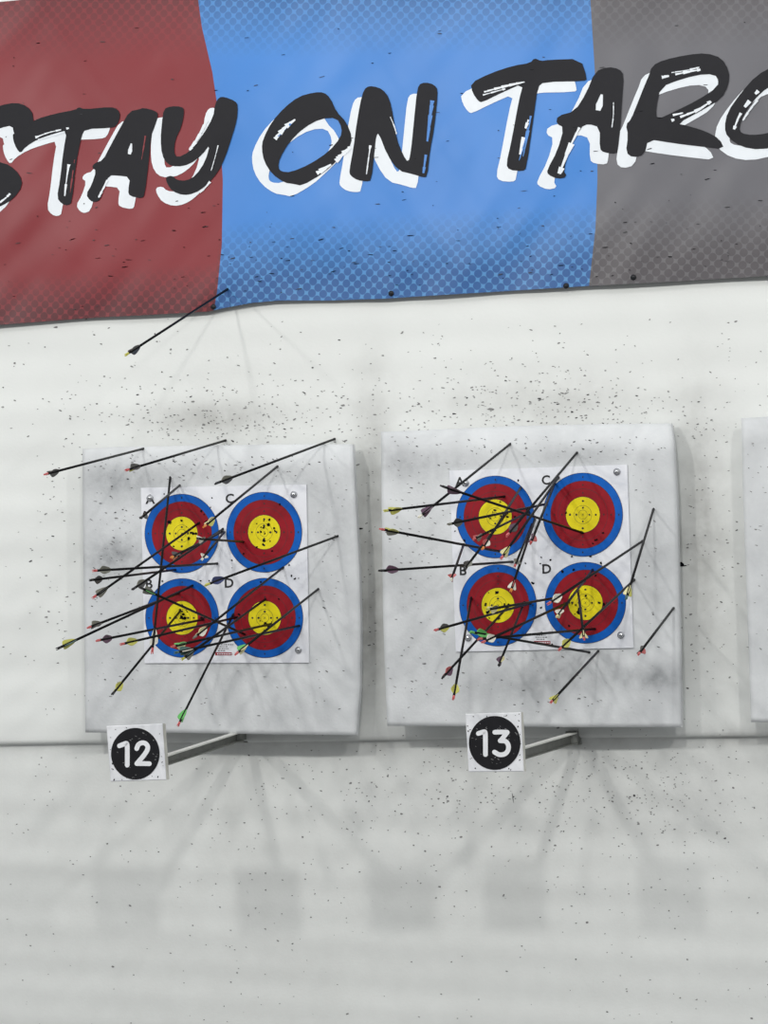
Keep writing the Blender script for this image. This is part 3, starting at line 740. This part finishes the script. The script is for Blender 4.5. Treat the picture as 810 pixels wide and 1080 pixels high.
def surf(px, py, where):
    if where == 'w':
        p = at(px, py, .02); return wall_depth(p.x, p.z)
    if where == 'b': return ban_d(px, py)
    k = where[:2]; return bd(px, py, k)+(.0055 if where.endswith('s') else 0)
PLACED = []
def seg_dist(p1, q1, p2, q2):
    d1 = q1-p1; d2 = q2-p2; r = p1-p2; a = d1.dot(d1); e = d2.dot(d2); f = d2.dot(r); c = d1.dot(r); b = d1.dot(d2)
    den = a*e-b*b; s_ = min(1, max(0, (b*f-c*e)/den)) if den > 1e-12 else 0
    t = (b*s_+f)/e
    if t < 0: t = 0; s_ = min(1, max(0, -c/a))
    elif t > 1: t = 1; s_ = min(1, max(0, (b-c)/a))
    return ((p1+d1*s_)-(p2+d2*t)).length
def arrow(tip, nock, where, vc, odd, nc, label, spin, group):
    T = at(tip[0], tip[1], surf(tip[0], tip[1], where))
    r = ray(*nock); oc = CAM-T; b_ = oc.dot(r); best = None
    for sc in (1.0, .985, 1.015, .97, 1.03, .955, 1.045, .94, 1.06):
        disc = b_*b_-(oc.dot(oc)-(LEN*sc)**2)
        t = -b_-math.sqrt(disc) if disc > 0 else -b_
        N = CAM+r*t; dmin = min([seg_dist(T, N, a, c) for a, c in PLACED] or [1])
        if best is None or dmin > best[0]: best = (dmin, sc, N)
        if dmin > .0075: break
    _, sc, N = best; PLACED.append((T, N)); d = (N-T).normalized()
    root = bpy.data.objects.new('arrow', None); col.objects.link(root); root.empty_display_size = .02
    q = Vector((0, 0, 1)).rotation_difference(d)
    root.scale = (sc, sc, sc)
    root.location = T; root.rotation_mode = 'QUATERNION'; root.rotation_quaternion = q @ Matrix.Rotation(spin, 3, 'Z').to_quaternion()
    for nm, me in (('shaft', ME_SH), ('point', ME_PT), ('nock', cached('n', nc)), ('vane', cached('v', odd, 0)), ('vane', cached('v', vc, 1)), ('vane', cached('v', vc, 2))):
        o = bpy.data.objects.new(nm, me); col.objects.link(o); o.parent = root
    tag(root, label, 'arrow', group)
GL = 'arrows in and around the board above sign 12'; GM = 'arrows in and around the board above sign 13'
A12 = [
 ((240, 305), (132.5, 374.5), 'b', 'charcoal', 'charcoal', 'yellow', 'arrow stuck in the banner hem where red meets blue, alone above the boards'),
 ((151, 473.3), (47.5, 500.3), '12', 'charcoal', 'charcoal', 'pink', 'dark-vaned arrow at the top left corner of left board, nock over the wall'),
 ((238, 464.5), (133, 496), 'w', 'charcoal', 'yellow', 'pink', 'arrow just above the left board, dark and yellow vanes over its top left'),
 ((353, 463), (227.5, 510), 'w', 'grey', 'charcoal', 'black', 'arrow above the top right of left board, slanting down toward the sheet top'),
 ((292.5, 492), (215, 555.5), '12', 'cream', 'yellow', 'orange', 'arrow tipped in foam above face C, left board, cream vanes on face A'),
 ((179.5, 504), (160.5, 688.5), '12', 'white', 'charcoal', 'pink', 'nearly upright long arrow down the left of faces A and B, left board'),
 ((189.5, 512), (148.5, 546.5), '12', 'charcoal', 'charcoal', 'black', 'short dark arrow beside the letter A, nock at the left sheet edge, left board'),
 ((210, 551.5), (98, 630.5), '12s', 'grey', 'charcoal', 'pink', 'arrow in the yellow of face A, grey vanes far down left, left board'),
 ((229, 594.4), (98.5, 602), '12s', 'grey', 'charcoal', 'pink', 'upper of two nearly level arrows pointing left between faces A and B, left board'),
 ((185, 601), (95, 612), '12s', 'charcoal', 'grey', 'black', 'lower of two nearly level arrows pointing left between faces A and B, left board'),
 ((235, 558), (140, 621.5), '12s', 'charcoal', 'grey', 'black', 'arrow between faces A and C with dark vanes over letter B, left board'),
 ((236.5, 561), (213, 590), '12s', 'white', 'teal', 'white', 'short-looking arrow with whitish vanes on the lower right of face A, left board'),
 ((256.5, 571.5), (208, 568), '12s', 'white', 'grey', 'charcoal', 'level arrow from the left of face C to pale vanes on A, left board'),
 ((234, 561), (181, 588), '12s', 'charcoal', 'orange', 'orange', 'arrow with an orange nock low in the red of face A, left board'),
 ((356, 565.5), (217, 617), '12', 'blue', 'blue', 'yellow', 'blue-vaned arrow beside the letter D, tip in foam right of C, left board'),
 ((335.7, 621.3), (248.5, 690), '12', 'cream', 'green', 'pink', 'arrow crossing face D, pale green vanes on its lower left rim, left board'),
 ((298.6, 598.6), (204.5, 672.5), '12s', 'cream', 'white', 'grey', 'arrow from between faces C and D, big cream vanes on B, left board'),
 ((280, 632), (192, 695.5), '12s', 'grey', 'teal', 'yellow', 'arrow from the top of yellow on D, grey vanes below B, left board'),
 ((286, 658), (181.5, 682), '12s', 'green', 'cream', 'pink', 'arrow in lower yellow of face D, pale green vanes on B, left board'),
 ((315.5, 660), (184.5, 688.5), '12s', 'teal', 'white', 'teal', 'arrow from the right rim of D to teal vanes under B, left board'),
 ((258, 669), (147.5, 619.5), '12s', 'grey', 'green', 'black', 'arrow with its nock at the letter B, pointing down right, left board'),
 ((188.5, 625.8), (93, 662), '12s', 'charcoal', 'grey', 'pink', 'arrow in red of face B, grey vanes above a longer parallel arrow, left board'),
 ((203, 617.7), (60.3, 684.3), '12s', 'yellow', 'teal', 'black', 'longest arrow from face B, its yellow and teal vanes beyond the left board'),
 ((214.4, 653.4), (102.3, 675.7), '12s', 'purple', 'purple', 'pink', 'purple-vaned arrow reaching left from the right side of face B, left board'),
 ((250, 651), (127.5, 679.6), '12s', 'yellow', 'yellow', 'pink', 'yellow-vaned arrow with pink nock left of B at sheet edge, left board'),
 ((190, 644.5), (118.7, 732), '12s', 'yellow', 'yellow', 'black', 'yellow-vaned arrow from the centre of B, hanging below the sheet above sign 12'),
 ((246, 648), (187.8, 765), '12s', 'green', 'green', 'pink', 'bright green-vaned arrow ending low on the left board, right of sign 12'),
]
A13 = [
 ((538, 468.4), (442, 545.5), '13', 'purple', 'purple', 'white', 'purple-vaned arrow with a white nock, tip in foam above A, middle board'),
 ((608.5, 477.5), (534.5, 565), '13', 'purple', 'charcoal', 'pink', 'arrow tipped in foam above face C, its vanes on A, middle board'),
 ((589, 503.5), (528.5, 589), '13s', 'cream', 'yellow', 'pink', 'arrow with pale yellow vanes at the bottom rim of A, middle board'),
 ((585, 510), (559.7, 573), '13s', 'purple', 'red', 'red', 'arrow with reddish purple vanes between faces A and C, middle board'),
 ((576.5, 531.5), (473, 553), '13s', 'charcoal', 'black', 'grey', 'arrow crossing the middle of A to a grey nock, middle board'),
 ((614.5, 562), (465.5, 512.5), '13s', 'purple', 'purple', 'black', 'arrow rising up left across face A, purple vanes by its letter, middle board'),
 ((532, 523.7), (405.5, 538.8), '13s', 'yellow', 'yellow', 'yellow', 'yellow-vaned arrow from the top of A, nock at the left edge, middle board'),
 ((534, 583), (401.5, 558), '13s', 'yellow', 'grey', 'pink', 'yellow-vaned arrow rising left from the bottom of A, pink nock, middle board'),
 ((540.5, 592.5), (400.5, 602), '13s', 'purple', 'purple', 'black', 'purple-vaned nearly level arrow between A and B, nock at left edge, middle board'),
 ((489, 574), (476, 611.5), '13s', 'red', 'pink', 'white', 'short-looking arrow with red vanes left of the letter B, middle board'),
 ((549, 514.5), (509, 579), '13s', 'white', 'red', 'orange', 'arrow from upper right rim of A to white and red vanes, middle board'),
 ((535, 540.5), (489.5, 601), '13s', 'grey', 'charcoal', 'black', 'arrow from the centre of A, grey vanes covering letter B, middle board'),
 ((558, 540), (499.5, 568.5), '13s', 'grey', 'red', 'pink', 'arrow with grey vanes over the lower left red of A, middle board'),
 ((564, 548), (538.8, 623.5), '13s', 'white', 'red', 'orange', 'arrow with white and red vanes hanging onto upper right of B, middle board'),
 ((561, 553), (543, 597), '13s', 'grey', 'white', 'pink', 'short-looking arrow in the gap between A and B, pink nock, middle board'),
 ((689.3, 537), (660.5, 631.5), '13', 'cream', 'yellow', 'teal', 'arrow in foam right of face C, pale vanes at sheet edge, middle board'),
 ((678, 570.5), (578, 637), '13', 'white', 'cream', 'pink', 'arrow tipped in foam right of the sheet, crossing top of D, middle board'),
 ((625, 601), (587.3, 650.5), '13s', 'white', 'cream', 'cream', 'arrow from top of D with white vanes at its left side, middle board'),
 ((609.5, 622), (616, 674), '13s', 'cream', 'cream', 'pink', 'cream-vaned arrow hanging straight down in the middle of D, middle board'),
 ((669, 611.5), (589.5, 685.5), '13', 'yellow', 'grey', 'pink', 'arrow crossing D from its right edge to yellow vanes below, middle board'),
 ((627.4, 663.3), (505, 674), '13s', 'green', 'teal', 'pink', 'nearly level arrow along the bottom of D, green vanes under B, middle board'),
 ((621.5, 688), (496.5, 666.5), '13', 'green', 'green', 'green', 'arrow with green nock sloping down right below both lower faces, middle board'),
 ((630.9, 686.8), (580.8, 741), '13', 'yellow', 'yellow', 'pink', 'yellow-vaned arrow in the foam below face D, middle board'),
 ((710.4, 641.4), (673.5, 690), '13', 'charcoal', 'red', 'pink', 'dark-vaned arrow alone at the lower right of middle board beside sheet corner'),
 ((560, 636), (459, 664.7), '13s', 'yellow', 'charcoal', 'pink', 'arrow crossing lower face B, yellow and dark vanes on left foam, middle board'),
 ((592, 629.5), (513.5, 643), '13s', 'cream', 'charcoal', 'yellow', 'arrow from left of D to a yellow nock in the centre of B, middle board'),
 ((600, 635), (509, 677.5), '13s', 'white', 'white', 'pink', 'arrow from D to a white vane at the bottom of B, middle board'),
 ((536, 639.5), (466.7, 714.7), '13s', 'red', 'purple', 'black', 'arrow from the centre of B, dark red vanes on foam below, middle board'),
 ((497, 630.5), (478.2, 737), '13s', 'yellow', 'yellow', 'pink', 'steep arrow from the left of B, yellow vanes lowest of all, middle board'),
 ((553, 635), (526, 702), '13s', 'purple', 'cream', 'black', 'arrow from the right of B, purple vanes just below the sheet, middle board'),
]
rs = random.Random(3)
for t, n, w, vc, od, nc, lb_ in A12: arrow(t, n, w, vc, od, nc, lb_, rs.uniform(0, 6.28), GL)
for t, n, w, vc, od, nc, lb_ in A13: arrow(t, n, w, vc, od, nc, lb_, rs.uniform(0, 6.28), GM)

# ------------------------------------------------------------------ light
w = bpy.data.worlds.new('world'); scene.world = w; w.use_nodes = True
nt = w.node_tree; bg = nt.nodes['Background']
tc = nt.nodes.new('ShaderNodeTexCoord'); sx_ = nt.nodes.new('ShaderNodeSeparateXYZ'); nt.links.new(tc.outputs['Generated'], sx_.inputs[0])
mr = nt.nodes.new('ShaderNodeMapRange'); mr.interpolation_type = 'SMOOTHSTEP'; mr.inputs[1].default_value = -.5; mr.inputs[2].default_value = .75
mr.inputs[3].default_value = .18; mr.inputs[4].default_value = .69
nt.links.new(sx_.outputs['Z'], mr.inputs[0]); nt.links.new(mr.outputs[0], bg.inputs['Strength'])
bg.inputs['Color'].default_value = (.975, .99, 1.0, 1)
ld = bpy.data.lights.new('gradient_fill', 'AREA'); ld.shape = 'RECTANGLE'; ld.size = 7.0; ld.size_y = .5; ld.energy = 21; ld.color = (1, .99, .97)  # unseen soft fill, added so the wall dims towards the bottom
lo = bpy.data.objects.new('gradient_fill', ld); col.objects.link(lo); lo.location = (0, -2.5, 4.4)
lo.rotation_euler = (Vector((0, 0, 2.0))-Vector(lo.location)).to_track_quat('-Z', 'Y').to_euler()
for i, (x, p) in enumerate(((-3.25, 31), (-1.05, 32), (1.35, 32), (3.2, 31))):
    ld = bpy.data.lights.new('ceiling_spot', 'AREA'); ld.shape = 'DISK'; ld.size = .22; ld.energy = p; ld.color = (1, .985, .95)
    lo = bpy.data.objects.new('ceiling_spot', ld); col.objects.link(lo); lo.location = (x, -4.0, 3.75)
    lo.rotation_euler = (Vector((x*.3, 0, 2.2))-Vector(lo.location)).to_track_quat('-Z', 'Y').to_euler()
